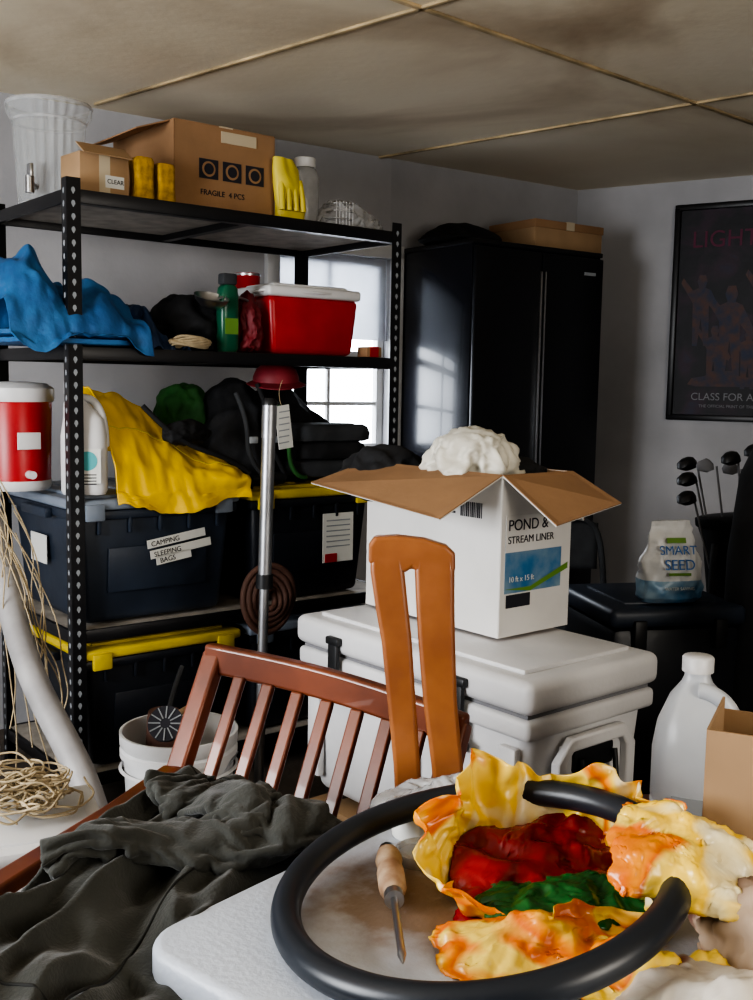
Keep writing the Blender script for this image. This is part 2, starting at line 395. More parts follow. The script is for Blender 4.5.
def strip(g,x,z,w,ry,t,n):
    e=D.objects.new(n,None); link(e,g,(x,.012,z),(0,rad(ry),0))
    box(n+'_tape',(w,.002,.026),(0,0,0),M['paper'],e); txt(n+'_text',t,.022,(-w/2+.012,-.0015,-.008),(rad(90),0,0),M['ink'],e)
strip(t1,.33,.245,.20,-8,'CAMPING','label'); strip(t1,.345,.213,.21,-8,'SLEEPING','label_b'); strip(t1,.32,.187,.12,-8,'BAGS','label_c')
box('side_label',(.002,.13,.09),(.017,.33,.2),M['paper'],t1); 
t2=tote('storage_tote',.60,.0,.575,.52,.58,.385,M['totek'],M['lidy'])
box('label',(.13,.002,.17),(.36,.010,.20),M['paper'],t2); box('label_red',(.05,.003,.03),(.33,.009,.13),M['red'],t2)
for i in range(6): box(f'label_line_{i}',(.10,.003,.004),(.36,.0088,.26-.018*i),M['slot'],t2)
t3=tote('storage_tote',.03,.0,.135,.54,.58,.38,M['totek'],M['lidy'])
t4=tote('storage_tote',.60,.0,.135,.54,.58,.38,M['totek'],M['lidg'])
# ---------------------------------------------------------------- top shelf objects
Z1=1.832
g=grp('beverage_dispenser',SH(.12,.42,Z1),TH)
lathe('jar',[(.085,0),(.098,.02),(.10,.05),(.112,.26),(.13,.285),(.132,.31),(.126,.312),(.106,.262),(.094,.05),(.08,.015)],M['film'],g,seg=48,rib=-.05,cap=False,smooth=False)
lathe('rim',[(.130,.305),(.134,.312),(.130,.318),(.126,.312),(.130,.305)],M['film2'],g,cap=False); lathe('shoulder',[(.113,.258),(.116,.264),(.112,.268)],M['film2'],g,cap=False)
lathe('foot',[(.10,0),(.10,.012),(.085,.02),(.085,0)],M['film2'],g,cap=False)
cyl('spigot_stem',.010,.04,(-.075,-.075,.05),M['steel'],g,rot=(rad(90),0,rad(-45)))
cyl('spigot_body',.014,.05,(-.105,-.105,.025),M['steel'],g); box('spigot_lever',(.012,.03,.04),(-.105,-.11,.09),M['steel'],g,bev=.003)
g=grp('cardboard_box',SH(.395,.12,Z1),TH)
bx,by,bz=.365,.43,.27
for n,s,l in [('front',(bx,.004,bz),(bx/2,.002,bz/2)),('back',(bx,.004,bz),(bx/2,by,bz/2)),('side_l',(.004,by,bz),(0,by/2,bz/2)),('side_r',(.004,by,bz),(bx,by/2,bz/2)),('base',(bx,by,.004),(bx/2,by/2,.003)),('top',(bx,by,.004),(bx/2,by/2,bz))]:
    box(n,s,l,M['card'],g)
box('tape',(.05,by+.002,.0045),(bx/2,by/2,bz+.0005),M['tape'],g); box('tape_front',(.13,.002,.035),(.23,-.001,bz-.03),M['tape'],g)
box('flap_l',(.13,by*.9,.004),(-.055,by/2,bz-.02),M['card'],g,rot=(0,rad(-20),0))
for i in range(3):
    box(f'print_{i}',(.068,.001,.060),(.12+.085*i,-.001,.135),M['ink'],g)
    lathe(f'icon_{i}',[(.024,0),(.024,.001)],M['card'],g,(.12+.085*i,-.0012,.135),(rad(90),0,0),seg=20); lathe(f'icon_in_{i}',[(.017,0),(.017,.001)],M['ink'],g,(.12+.085*i,-.0025,.135),(rad(90),0,0),seg=20)
txt('print_text','FRAGILE  4 PCS',.024,(.09,-.001,.055),(rad(90),0,0),M['ink'],g)
g=grp('small_carton',SH(.06,.05,Z1),TH+4)
box('body',(.155,.12,.115),(.078,.06,.0575),M['cardl'],g,bev=.002)
box('tape',(.035,.121,.116),(.078,.06,.058),M['tape'],g); box('label',(.06,.001,.035),(.11,-.0008,.04),M['paper'],g); txt('print','CLEAR',.018,(.085,-.002,.035),(rad(90),0,0),M['ink'],g)
box('flap',(.155,.06,.003),(.078,.0,.125),M['cardl'],g,rot=(rad(35),0,0))
for i,(s,h) in enumerate([(.235,.125),(.305,.115)]):
    g=grp('sponge',SH(s,.05,Z1),TH); 
    loft('foam',[(.03,.03,0,.026,.03),(.03,.03,.01,.03,.034),(.03,.03,h/2,.027,.032),(.03,.03,h-.01,.03,.034),(.03,.03,h,.025,.03)],M['sponge'],g,exp=5,nz=.002,nf=40)
g=grp('rubber_gloves',SH(.80,.09,Z1),TH)
loft('cuff',[(0,0,0,.052,.025),(.005,0,.05,.058,.028),(-.008,0,.12,.05,.028),(-.02,0,.165,.045,.022),(-.025,0,.20,.038,.016)],M['glove'],g,nz=.010,nf=18,exp=2.6)
for i in range(4): tube(f'finger_{i}',[(-.04+.024*i,-.01,.13),(-.045+.026*i,-.024,.10),(-.05+.027*i,-.034,.05),(-.05+.027*i,-.034,.03)],.011,M['glove'],g)
g=grp('plastic_jar',SH(.93,.19,Z1),TH)
lathe('jar',[(.045,0),(.05,.01),(.05,.17),(.04,.20),(.035,.205)],M['film2'],g); lathe('cap',[(.038,0),(.038,.03),(.034,.033)],M['white'],g,(0,0,.205))
g=grp('wire_basket',SH(.965,.05,Z1),TH)
for i in range(4): tube(f'wire_{i}',[(0,0,.003+.025*i),(.07,0,.003+.025*i),(.07,.06,.003+.025*i),(0,.06,.003+.025*i)],.0014,M['steel'],g,cyc=True,kind='POLY')
for i in range(6): tube(f'upright_{i}',[(.014*i,0,.0),(.014*i,0,.085)],.0014,M['steel'],g,kind='POLY')
# ---------------------------------------------------------------- second shelf objects
Z2=1.397
g=grp('steel_bowl',SH(.48,.05,Z2+.135),TH)
lathe('bowl',[(.0,0),(.03,.002),(.05,.02),(.056,.035),(.054,.035),(.047,.02),(.028,.005),(0,.003)],M['steel'],g,rot=(rad(20),0,0),cap=False)
tube('handle',[(.03,0,.03),(.09,.01,.05),(.15,.02,.03)],.004,M['steel'],g)
g=grp('spray_bottle',SH(.555,.07,Z2),TH)
loft('body',[(0,0,0,.028,.022),(0,0,.01,.034,.026),(0,0,.17,.034,.026),(0,0,.20,.03,.024),(0,0,.21,.02,.02)],M['green'],g,exp=3); box('cap',(.050,.04,.035),(0,0,.228),M['greycloth'],g,bev=.006)
box('label',(.048,.002,.05),(0,-.026,.08),M['labelg'],g)
g=grp('tin_can',SH(.80,.35,Z2),TH); lathe('can',[(.045,0),(.045,.28),(.042,.285)],M['red'],g); lathe('rim',[(.046,0),(.046,.008)],M['steel'],g,(0,0,.275))
g=grp('picnic_cooler',SH(.70,.05,Z2),TH-2)
cw_,cd_=.36,.24
box('body',(cw_,cd_,.19),(cw_/2,cd_/2,.095),M['red'],g,bev=.02,seg=3,taper=.90)
box('lid',(cw_+.012,cd_+.012,.035),(cw_/2,cd_/2,.205),M['white'],g,bev=.012,seg=3)
box('lid_top',(cw_-.06,cd_-.05,.02),(cw_/2,cd_/2,.223),M['white'],g,bev=.008)
tube('handle',[(-.010,cd_/2,.20),(-.012,.02,.205),(cw_/2,-.012,.205),(cw_+.012,.02,.205),(cw_+.010,cd_/2,.20)],.005,M['white'],g,kind='POLY')
for x in (-.006,cw_+.006): cyl(f'pivot_{x:.2f}',.016,.01,(x-.005,cd_/2,.17),M['white'],g,rot=(0,rad(90),0))
g=grp('matchbox_carton',SH(1.09,.03,Z2),TH+5); box('body',(.07,.05,.035),(.035,.025,.0175),M['card'],g,bev=.002); box('sleeve',(.04,.052,.036),(.035,.025,.018),M['red'],g)
g=grp('rope_hank')
for i in range(7):
    a=i*.9; pts=[SH(.40+.065*math.cos(t)+.01*math.sin(a+t),.03+.025*math.sin(t),Z2+.012+.006*i*.7+.006*math.sin(t*2+a)) for t in [k*math.pi/5 for k in range(10)]]
    tube(f'coil_{i}',pts,.004,M['rope'],g,cyc=True)
# ---------------------------------------------------------------- on totes
Z3=.967
g=grp('drink_cooler',SH(-.045,.30,Z3),TH)
lathe('body',[(.085,0),(.098,.01),(.104,.26),(.10,.27)],M['red'],g); lathe('lid',[(.108,0),(.112,.01),(.112,.04),(.09,.055),(.03,.06)],M['white'],g,(0,0,.265))
lathe('foot',[(.092,0),(.10,.01),(.10,.03)],M['white'],g,(0,0,-.001)); cyl('spout',.012,.04,(0,-.09,.05),M['white'],g,rot=(rad(90),0,0)); box('badge',(.07,.004,.05),(0,-.103,.15),M['white'],g,bev=.001)
g=grp('detergent_jug',SH(.065,.055,Z3),TH-25)
loft('body',[(0,0,0,.060,.04),(0,0,.012,.066,.045),(0,0,.17,.066,.045),(0,0,.22,.058,.04),(-.02,0,.265,.036,.026),(-.03,0,.28,.02,.02),(-.03,0,.295,.02,.02)],M['white'],g,exp=3.2)
lathe('cap',[(.025,0),(.025,.035),(.02,.04)],M['white'],g,(-.03,0,.292)); tube('handle',[(-.01,0,.28),(.04,0,.29),(.062,0,.23),(.06,0,.14)],.012,M['white'],g)
box('label',(.085,.002,.10),(.005,-.046,.085),M['paper'],g); lathe('label_mark',[(.028,0),(.028,.001)],M['teal'],g,(.01,-.047,.10),(rad(90),0,0)); 
for i in range(4): box(f'label_line_{i}',(.06,.001,.003),(.005,-.0475,.06-.009*i),M['ink'],g)
g=grp('cap_hat',SH(.76,.10,Z3+.335),rot=(rad(8),0,rad(TH-30)))
lathe('crown',[(.078,0),(.077,.02),(.066,.045),(.04,.065),(.0,.072)],M['redcloth'],g,cap=False); sheet('brim',16,6,lambda u,v:((.075+.03*v)*math.cos(math.pi*(1+u))*.95,(.070+.065*v*math.sin(math.pi*u))*math.sin(math.pi*(1+u)),.006-.012*v),M['redcloth'],g,th=.003)
g=grp('folded_jacket_stack')
for i in range(3):
    c=SH(.95+.01*i,.11,Z3+.045+.06*i); e=D.objects.new(f'fold_{i}',None); link(e,g,c,(0,0,rad(TH)))
    loft('layer',[(0,0,-.03,.14,.08),(0,0,-.024,.155,.092),(0,0,.0,.16,.096),(0,0,.022,.152,.09),(0,0,.03,.135,.078)],M['greycloth'] if i%2==0 else M['darkcloth'],e,exp=4,nz=.016,nf=9,seed=i*3,seg=80)
g=grp('webbing_straps')
for i,(s,z,c_) in enumerate([(.58,.30,'greycloth'),(.66,.33,'darkcloth'),(.74,.26,'greencloth')]):
    tube(f'strap_{i}',[SH(s,.06,Z3+z),SH(s+.03,.02,Z3+z-.10),SH(s+.01,.03,Z3+z-.18),SH(s+.05,.01,Z3+z-.24),SH(s+.09,.02,Z3+.02)],.008,M[c_],g)
for i in range(2): box(f'buckle_{i}',(.03,.012,.022),SH(.62+.09*i,.015,Z3+.15),M['slot'],g,rot=(0,0,rad(TH)),bev=.003)
g=grp('flashlight',SH(.60,-.0,Z3+.022),TH+12); lathe('barrel',[(.014,0),(.014,.10),(.021,.115),(.022,.14)],M['rubber'],g,rot=(0,rad(90),0)); lathe('lens',[(.019,0),(.019,.003)],M['slot'],g,(.141,0,0),(0,rad(90),0))
# ---------------------------------------------------------------- pole & coil & tag
g=grp('telescopic_pole',(-.325,2.88,0),0,rot=(rad(-1),rad(1.2),0))
cyl('lower_tube',.014,.75,(0,0,0),M['alu'],g); cyl('collar',.024,.04,(0,0,.73),M['rubber'],g); cyl('upper_tube',.019,.40,(0,0,.76),M['alu'],g); cyl('tip',.021,.09,(0,0,1.15),M['alu'],g); lathe('end_cap',[(.022,0),(.022,.01),(.014,.02)],M['rubber'],g,(0,0,1.24))
g=grp('hanging_tag',SH(.70,-.04,1.14),TH); box('tag',(.055,.003,.14),(0,0,.02),M['paper'],g,rot=(0,rad(-8),0)); 
for i in range(6): box(f'line_{i}',(.04,.0035,.004),(.0,-.0005,.07-.02*i),M['slot'],g,rot=(0,rad(-8),0))
tube('string',[(-.01,0,.09),(-.03,0,.13),(0,.01,.17)],.001,M['rope'],g)
g=grp('corrugated_hose_coil',SH(.60,-.11,.62),TH)
for i in range(5):
    r=.10-.018*i; tube(f'loop_{i}',[(r*math.cos(a),-.01*math.sin(a*2+i),1.15*r*math.sin(a)) for a in [k*math.pi/5 for k in range(10)]],.010,M['brown'],g,cyc=True)
# ---------------------------------------------------------------- cabinet
g=grp('steel_wardrobe_cabinet',(.389,4.41,0),35.1)
cwid,cdep,chh=.76,.47,1.90
box('carcass',(cwid,cdep,chh-.05),(cwid/2,cdep/2+.02,chh/2+.02),M['gloss'],g,bev=.004)
for i in (0,1): 
    box(f'door_{i}',(cwid/2-.006,.022,chh-.10),(cwid/4+i*cwid/2,.008,chh/2+.03),M['door'],g,bev=.006)
    box(f'handle_{i}',(.010,.014,1.5),(cwid/2+(-.012 if i==0 else .012),-.008,1.05),M['steel'],g,bev=.003)
box('plinth',(cwid-.04,cdep-.04,.06),(cwid/2,cdep/2,.03),M['black'],g); box('top_cap',(cwid+.01,cdep+.01,.02),(cwid/2,cdep/2+.015,chh),M['black'],g,bev=.004)
box('badge',(.07,.003,.014),(cwid-.09,-.005,chh-.09),M['slot'],g)
g=grp('long_carton',(.66,4.74,1.912),35.1); box('body',(.42,.30,.10),(.21,.12,.05),M['cardl'],g,bev=.003); box('lid',(.43,.31,.035),(.21,.12,.11),M['card'],g,bev=.003); box('tape',(.05,.312,.037),(.21,.12,.111),M['tape'],g)
# ---------------------------------------------------------------- poster
g=grp('framed_poster',(.997,5.467,0),-31.7)
px0,px1,pz0,pz1=.52,1.22,1.17,2.17; pw=px1-px0; ph=pz1-pz0; pcx=(px0+px1)/2; pcz=(pz0+pz1)/2
box('backing',(pw,.012,ph),(pcx,-.008,pcz),M['art'],g)
for n,s,l in [('frame_l',(.028,.028,ph),(px0,-.015,pcz)),('frame_r',(.028,.028,ph),(px1,-.015,pcz)),('frame_t',(pw+.028,.028,.028),(pcx,-.015,pz1)),('frame_b',(pw+.028,.028,.028),(pcx,-.015,pz0))]:
    box(n,s,l,M['black'],g,bev=.004)
txt('title','LIGHTS UP',.11,(px0+.07,-.0155,pz1-.19),(rad(90),0,0),M['pink'],g)
txt('caption','CLASS FOR ALL SEASONS',.05,(px0+.10,-.0155,pz0+.085),(rad(90),0,0),M['capt'],g)
txt('caption_small','THE OFFICIAL PRINT OF THE CLUB',.02,(px0+.14,-.0155,pz0+.05),(rad(90),0,0),M['capt'],g)
for i,(x,z,sc) in enumerate([(.10,.55,1.2),(.24,.45,1.5),(.40,.58,1.2),(.54,.42,1.3),(.17,.34,1.0),(.33,.32,1.0)]):
    X=px0+.03+x; Z=pz0+z-.05
    pts=[(-.03,-.13),(-.01,-.13),(0,-.02),(.015,-.13),(.035,-.13),(.03,.03),(.07,-.02),(.08,0),(.035,.09),(.013,.10),(.02,.125),(.012,.15),(-.012,.15),(-.02,.125),(-.012,.10),(-.035,.09),(-.075,.14),(-.085,.12),(-.035,.04)]
    mo(f'figure_{i}',[(X+a*sc,-.0150-.0002*i,Z+b*sc) for a,b in pts],[tuple(range(len(pts)))],M['figure'],g)
cp=[(-.17,0),(-.15,.03),(-.09,.04),(-.05,.065),(.04,.065),(.08,.04),(.16,.03),(.18,0),(.13,-.01),(-.13,-.01)]
mo('printed_car',[(pcx-.1+a,-.0157,pz0+.16+b) for a,b in cp],[tuple(range(len(cp)))],M['figure'],g)
# ---------------------------------------------------------------- big white cooler
g=grp('rotomolded_cooler',(.31,2.03,0),40)
W_,L_=.43,.79; zt=.73; zb=.262
box('body',(W_-.03,L_-.03,zt-.10-zb),(W_/2,L_/2,(zt-.10+zb)/2),M['cooler'],g,bev=.035,seg=4,taper=.92)
box('body_rim',(W_-.005,L_-.005,.045),(W_/2,L_/2,zt-.118),M['cooler'],g,bev=.012,seg=3)
box('gasket',(W_-.03,L_-.03,.02),(W_/2,L_/2,zt-.092),M['gask'],g)
box('lid',(W_+.01,L_+.01,.072),(W_/2,L_/2,zt-.050),M['cooler'],g,bev=.022,seg=4)
box('lid_panel',(W_-.08,L_-.10,.012),(W_/2,L_/2,zt-.010),M['cooler'],g,bev=.005)
for i,y in enumerate((.19,.62)):
    box(f'latch_strap_{i}',(.014,.035,.13),(-.012,y,zt-.115),M['rubber'],g,bev=.005); box(f'latch_t_{i}',(.020,.075,.022),(-.016,y,zt-.185),M['rubber'],g,bev=.007); box(f'latch_head_{i}',(.018,.05,.02),(-.012,y,zt-.05),M['rubber'],g,bev=.005)
    box(f'latch_recess_{i}',(.02,.10,.012),(.004,y,zt-.20),M['cooler'],g,bev=.003)
for i,y in enumerate((.06,.36,.72)): box(f'side_pillar_{i}',(.022,.05,.26),(.012,y,zt-.29),M['cooler'],g,bev=.008)
sweep('end_arch',[(.10,.002,zb+.03),(.10,.0,zt-.20),(.13,-.002,zt-.165),(.30,-.002,zt-.165),(.33,.0,zt-.20),(.33,.002,zb+.03)],.022,.03,(0,1,0),M['cooler'],g,bev=.005)
box('end_recess',(.20,.006,.28),(.215,.012,zt-.31),M['cooler'],g); box('grip_slot',(.13,.014,.05),(.215,.006,zt-.21),M['rubber'],g,bev=.006)
tube('rope_handle',[(.16,-.01,zt-.20),(.165,-.03,zt-.30),(.215,-.036,zt-.33),(.265,-.03,zt-.30),(.27,-.01,zt-.20)],.006,M['rubber'],g)
for i,(x,y) in enumerate(((.08,.08),(.35,.08),(.08,.7),(.35,.7))): box(f'foot_{i}',(.05,.08,.02),(x,y,zb-.002),M['rubber'],g,bev=.004)
g=grp('wooden_crate',(.31,2.03,0),40)
for i in range(4):
    box(f'slat_{i}',(.012,.70,.048),(.03,.395,.03+.055*i),M['cardl'],g,bev=.002); box(f'slat_b_{i}',(.012,.70,.048),(.40,.395,.03+.055*i),M['cardl'],g,bev=.002)
    box(f'end_{i}',(.36,.012,.048),(.215,.04,.03+.055*i),M['cardl'],g,bev=.002); box(f'end_b_{i}',(.36,.012,.048),(.215,.75,.03+.055*i),M['cardl'],g,bev=.002)
box('deck',(.39,.72,.012),(.215,.395,.226),M['cardl'],g)
# ---------------------------------------------------------------- open carton on cooler
g=grp('open_cardboard_box',(.28,2.33,.734),40)
BX,BY,BZ=.24,.47,.37
def wall2(n,sx,sy,cx,cy,ox,oy):
    box(n+'_outer',(sx,sy,BZ),(cx,cy,BZ/2),M['cardw'],g); box(n+'_inner',(sx if sx<.01 else sx-.008,sy if sy<.01 else sy-.008,BZ-.002),(cx+ox,cy+oy,BZ/2),M['card'],g)
wall2('left',.003,BY,0,BY/2,.003,0); wall2('right',.003,BY,BX,BY/2,-.003,0); wall2('near',BX,.003,BX/2,0,0,.003); wall2('far',BX,.003,BX/2,BY,0,-.003)
box('base',(BX,BY,.004),(BX/2,BY/2,.002),M['card'],g)
def flap(n,a,b,c,d):
    a,b,c,d=map(Vector,(a,b,c,d)); nn=(b-a).cross(d-a).normalized()*.0022
    if nn.z<0: nn=-nn
    for k,mm,o in ((0,M['card'],nn),(1,M['cardw'],-nn)):
        V=[p+o*.1 for p in (a,b,c,d)]+[p+o*1.1 for p in (a,b,c,d)]
        mo(f'{n}_{k}',V,[(0,1,2,3),(7,6,5,4),(0,4,5,1),(1,5,6,2),(2,6,7,3),(3,7,4,0)],mm,g)
flap('flap_left',(0,0,BZ),(0,BY,BZ),(-.19,BY-.01,BZ-.045),(-.19,.0,BZ-.085))
flap('flap_near',(0,0,BZ),(BX,0,BZ),(BX-.02,-.16,BZ-.06),(.0,-.16,BZ-.095))
flap('flap_right',(BX,0,BZ),(BX,BY,BZ),(BX+.05,BY,BZ-.12),(BX+.05,0,BZ-.12))
flap('flap_far',(0,BY,BZ),(BX,BY,BZ),(BX,BY+.15,BZ-.05),(0,BY+.15,BZ-.05))
box('label',(BX*.80,.001,.17),(BX*.46,-.002,BZ*.50),M['label'],g); box('label_top',(BX*.8,.001,.085),(BX*.46,-.0025,BZ*.64),M['cardw'],g)
txt('title_a','POND &',.036,(.02,-.004,BZ*.66),(rad(90),0,0),M['ink'],g); txt('title_b','STREAM LINER',.024,(.02,-.004,BZ*.58),(rad(90),0,0),M['ink'],g)
txt('subtitle','10 ft x 15 ft',.018,(.025,-.004,BZ*.34),(rad(90),0,0),M['paper'],g)
box('label_foot',(.08,.001,.03),(.06,-.003,BZ*.22),M['ink'],g)
mo('swoosh',[(.01,-.0035,BZ*.30),(.10,-.0035,BZ*.27),(.23,-.0035,BZ*.38),(.23,-.0035,BZ*.42),(.10,-.0035,BZ*.30)],[(0,1,2,3,4)],M['labelg'],g)
for i in range(12): box(f'bar_{i}',(.001,.0022+.001*(i%3),.035),(-.0022,.06+.006*i,BZ*.77),M['ink'],g)
for i in range(3): box(f'addr_{i}',(.001,.05,.005),(-.0022,.17,BZ*(.80-.03*i)),M['ink'],g)
# ---------------------------------------------------------------- armchair (slatted back)
g=grp('wooden_armchair')
A=Vector((-.272,1.75,.832)); B=Vector((.125,1.50,.800)); dn=Vector((-.11,-.19,-.40)).normalized()
ax=(B-A).normalized(); fw=Vector((-.525,-.85,0)).normalized()
def bp(t,d): 
    p=A.lerp(B,t)+dn*d; p+=fw*(-.012*math.sin(math.pi*t)); return p
def uplerp(t): return bp(t,0)+Vector((0,0,.006*math.sin(math.pi*t)))
sweep('crest_rail',[uplerp(-.03+1.06*k/12) for k in range(13)],.050,.024,(0,0,1),M['wood'],g,bev=.006)
sweep('lower_rail',[bp(k/12,.30) for k in range(13)],.045,.022,(0,0,1),M['wood'],g,bev=.004)
for i,t in enumerate((0.0,1.0)):
    tp=bp(t,-.01); md=bp(t,.44); sweep(f'back_post_{i}',[tp,bp(t,.2),md,Vector((md.x+.06,md.y+.10,0))],.036,.028,ax,M['wood'],g,bev=.005)
for i in range(7):
    t=.13+.74*i/6; sweep(f'slat_{i}',[bp(t,.02),bp(t,.15)+fw*.0,bp(t,.29)],.022,.012,ax,M['wood'],g,bev=.003)
s0=bp(0,.42); s1=bp(1,.42); f0=s0+fw*.44; f1=s1+fw*.44
sc=(s0+s1+f0+f1)/4; an=math.atan2(ax.y,ax.x)
box('seat',(.44,.43,.035),(sc.x,sc.y,.45),M['wood'],g,rot=(0,0,an),bev=.01)
for i,p in enumerate((f0,f1)): sweep(f'front_leg_{i}',[(p.x,p.y,0),(p.x,p.y,.45),(p.x,p.y,.64)],.036,.036,ax,M['wood'],g,bev=.005)
sweep('arm_0',[(-.325,1.66,.665),(-.37,1.45,.68),(-.455,1.23,.68),(-.53,1.06,.66)],.036,.022,(1,-.3,0),M['wood'],g,bev=.006)
g=grp('cardboard_carton',(-.27,1.20,.47),math.degrees(an))
for n,s,l in [('body',(.20,.34,.16),(0,0,.08)),('tape',(.05,.342,.161),(0,0,.0805))]: box(n,s,l,M['cardl'] if n=='body' else M['tape'],g,bev=.002)
# ---------------------------------------------------------------- tall chair back (teak)
g=grp('wooden_dining_chair')
yy=1.47
def P(x,z,y=yy): return Vector((x,y-(1.09-z)*.03,z))
sweep('splat_l',[P(.014,1.075),P(.017,1.04),P(.024,.99),P(.032,.94),P(.041,.85),P(.050,.76),P(.054,.70),P(.055,.45)],[.044,.048,.046,.043,.040,.038,.038,.038],.024,(1,0,0),M['wood2'],g,bev=.006)
sweep('splat_r',[P(.083,1.065),P(.084,1.04),P(.086,.99),P(.089,.94),P(.096,.85),P(.108,.76),P(.114,.70),P(.117,.45)],[.052,.056,.054,.052,.048,.045,.043,.043],.024,(1,0,0),M['wood2'],g,bev=.006)
cr=[(-.010,1.05),(-.010,1.075),(-.002,1.088),(.03,1.090),(.07,1.086),(.10,1.077),(.112,1.066),(.113,1.04),(.062,1.035),(.052,1.045),(.042,1.037)]
bmc=bmesh.new(); vs=[bmc.verts.new((a,yy-.013,b)) for a,b in cr]; f_=bmc.faces.new(vs); ex=bmesh.ops.extrude_face_region(bmc,geom=[f_])
for v in [e for e in ex['geom'] if isinstance(e,bmesh.types.BMVert)]: v.co.y+=.026
bmesh.ops.recalc_face_normals(bmc,faces=bmc.faces); me=D.meshes.new('crest'); bmc.to_mesh(me); bmc.free(); me.materials.append(M['wood2'])
o=link(D.objects.new('crest',me),g); b_=o.modifiers.new('b','BEVEL'); b_.width=.005; b_.segments=3; b_.limit_method='ANGLE'; b_.angle_limit=rad(50)
sweep('seat_frame',[P(-.15,.44),P(.30,.44)],.05,.03,(0,0,1),M['wood2'],g); box('seat',(.44,.36,.03),(.08,1.62,.455),M['wood2'],g,bev=.01)
for i,(x,y) in enumerate(((-.12,1.46),(.28,1.46),(-.12,1.78),(.28,1.78))): sweep(f'leg_{i}',[(x,y,0),(x,y,.45)],.035,.035,(1,0,0),M['wood2'],g)
# ---------------------------------------------------------------- folding table
g=grp('folding_table',(-.235,.985,0),50)
bm=bmesh.new(); bmesh.ops.create_cube(bm,size=1)
TL,TW=.64,1.0
for v in bm.verts: v.co=Vector((TL/2+v.co.x*TL,-TW/2+v.co.y*TW,.7275+v.co.z*.045))
ve=[e for e in bm.edges if abs(e.verts[0].co.z-e.verts[1].co.z)>.01]
bmesh.ops.bevel(bm,geom=ve,offset=.05,segments=8,affect='EDGES',profile=.5)
he=[e for e in bm.edges if len(e.link_faces)==2 and e.calc_face_angle()>1.2]
bmesh.ops.bevel(bm,geom=he,offset=.010,segments=4,affect='EDGES',profile=.5)
me=D.meshes.new('top'); bm.to_mesh(me); bm.free(); me.materials.append(M['table'])
for p in me.polygons: p.use_smooth=True
try: me.set_sharp_from_angle(angle=rad(40))
except Exception: pass
link(D.objects.new('top',me),g)
for i,y in enumerate((-.12,-.88)): tube(f'leg_frame_{i}',[(.06,y,0),(.07,y,.70),(TL-.07,y,.70),(TL-.06,y,0)],.014,M['alu'],g,kind='POLY')
box('apron',(TL-.1,TW-.1,.02),(TL/2,-TW/2,.70),M['alu'],g)
bpy.ops.mesh.primitive_torus_add(major_segments=128,minor_segments=24,major_radius=.198,minor_radius=.0155,location=(.110,1.022,.802),rotation=(rad(2),rad(-10),0))
r=bpy.context.object; r.name='rubber_hoop'; r.data.materials.append(M['hose'])
for p in r.data.polygons: p.use_smooth=True
g=grp('screwdriver',(.020,1.150,.768),0,rot=(0,0,rad(3)))
lathe('handle',[(.006,0),(.013,.004),(.0155,.02),(.013,.03),(.0155,.05),(.015,.085),(.010,.098)],M['handle'],g,(0,0,.0),(rad(90),0,0),seg=14)
lathe('ferrule',[(.0105,0),(.0105,.012)],M['steel'],g,(0,-.098,0),(rad(90),0,0)); lathe('shaft',[(.004,0),(.004,.10),(.0045,.105),(.001,.12)],M['steel'],g,(0,-.11,0),(rad(90),0,0),seg=12)
lathe('end_cap',[(.010,0),(.011,.008)],M['steel'],g,(0,.008,0),(rad(90),0,0))
g=grp('plastic_lid',(.058,1.17,.751)); lathe('disc',[(.028,0),(.03,.002),(.03,.014),(.026,.016),(.024,.010),(0,.010)],M['film2'],g,cap=False)
g=grp('tape_roll',(.060,1.245,.751)); lathe('roll',[(.026,0),(.034,0),(.034,.03),(.026,.03),(.026,0)],M['paper'],g,cap=False)
g=grp('cardboard_carton',(.372,1.13,.752),-25)
for n,s,l in [('near',(.16,.003,.175),(.08,0,.0875)),('left',(.003,.14,.175),(0,.07,.0875)),('far',(.16,.003,.16),(.08,.14,.08)),('right',(.003,.14,.16),(.16,.07,.08)),('base',(.16,.14,.003),(.08,.07,.002))]: box(n,s,l,M['cardl'],g)
g=grp('round_stool',(.55,1.72,0)); lathe('seat',[(.0,.53),(.15,.53),(.155,.54),(.155,.555),(.15,.56),(0,.56)],M['wood'],g,cap=False)
for i in range(4):
    a=i*math.pi/2+.6; tube(f'leg_{i}',[(.10*math.cos(a),.10*math.sin(a),.535),(.15*math.cos(a),.15*math.sin(a),0)],.013,M['wood'],g,kind='POLY')
g=grp('plastic_jug',(.55,1.72,.562),-20)
loft('body',[(0,0,0,.066,.066),(0,0,.012,.074,.074),(0,0,.05,.074,.074),(0,0,.054,.071,.071),(0,0,.06,.074,.074),(0,0,.14,.074,.074),(0,0,.18,.068,.068),(-.004,0,.225,.046,.046),(-.006,0,.25,.026,.026),(-.006,0,.262,.021,.021),(-.006,0,.275,.021,.021)],M['jug'],g,exp=3)
lathe('cap',[(.026,0),(.026,.024),(.023,.027)],M['white'],g,(-.006,0,.270),rib=-.04)
tube('handle',[(.0,-.03,.245),(.035,-.035,.245),(.068,-.035,.20),(.070,-.030,.13),(.060,-.02,.10)],.014,M['jug'],g)
box('label',(.07,.002,.05),(-.0,-.074,.05),M['slot'],g)
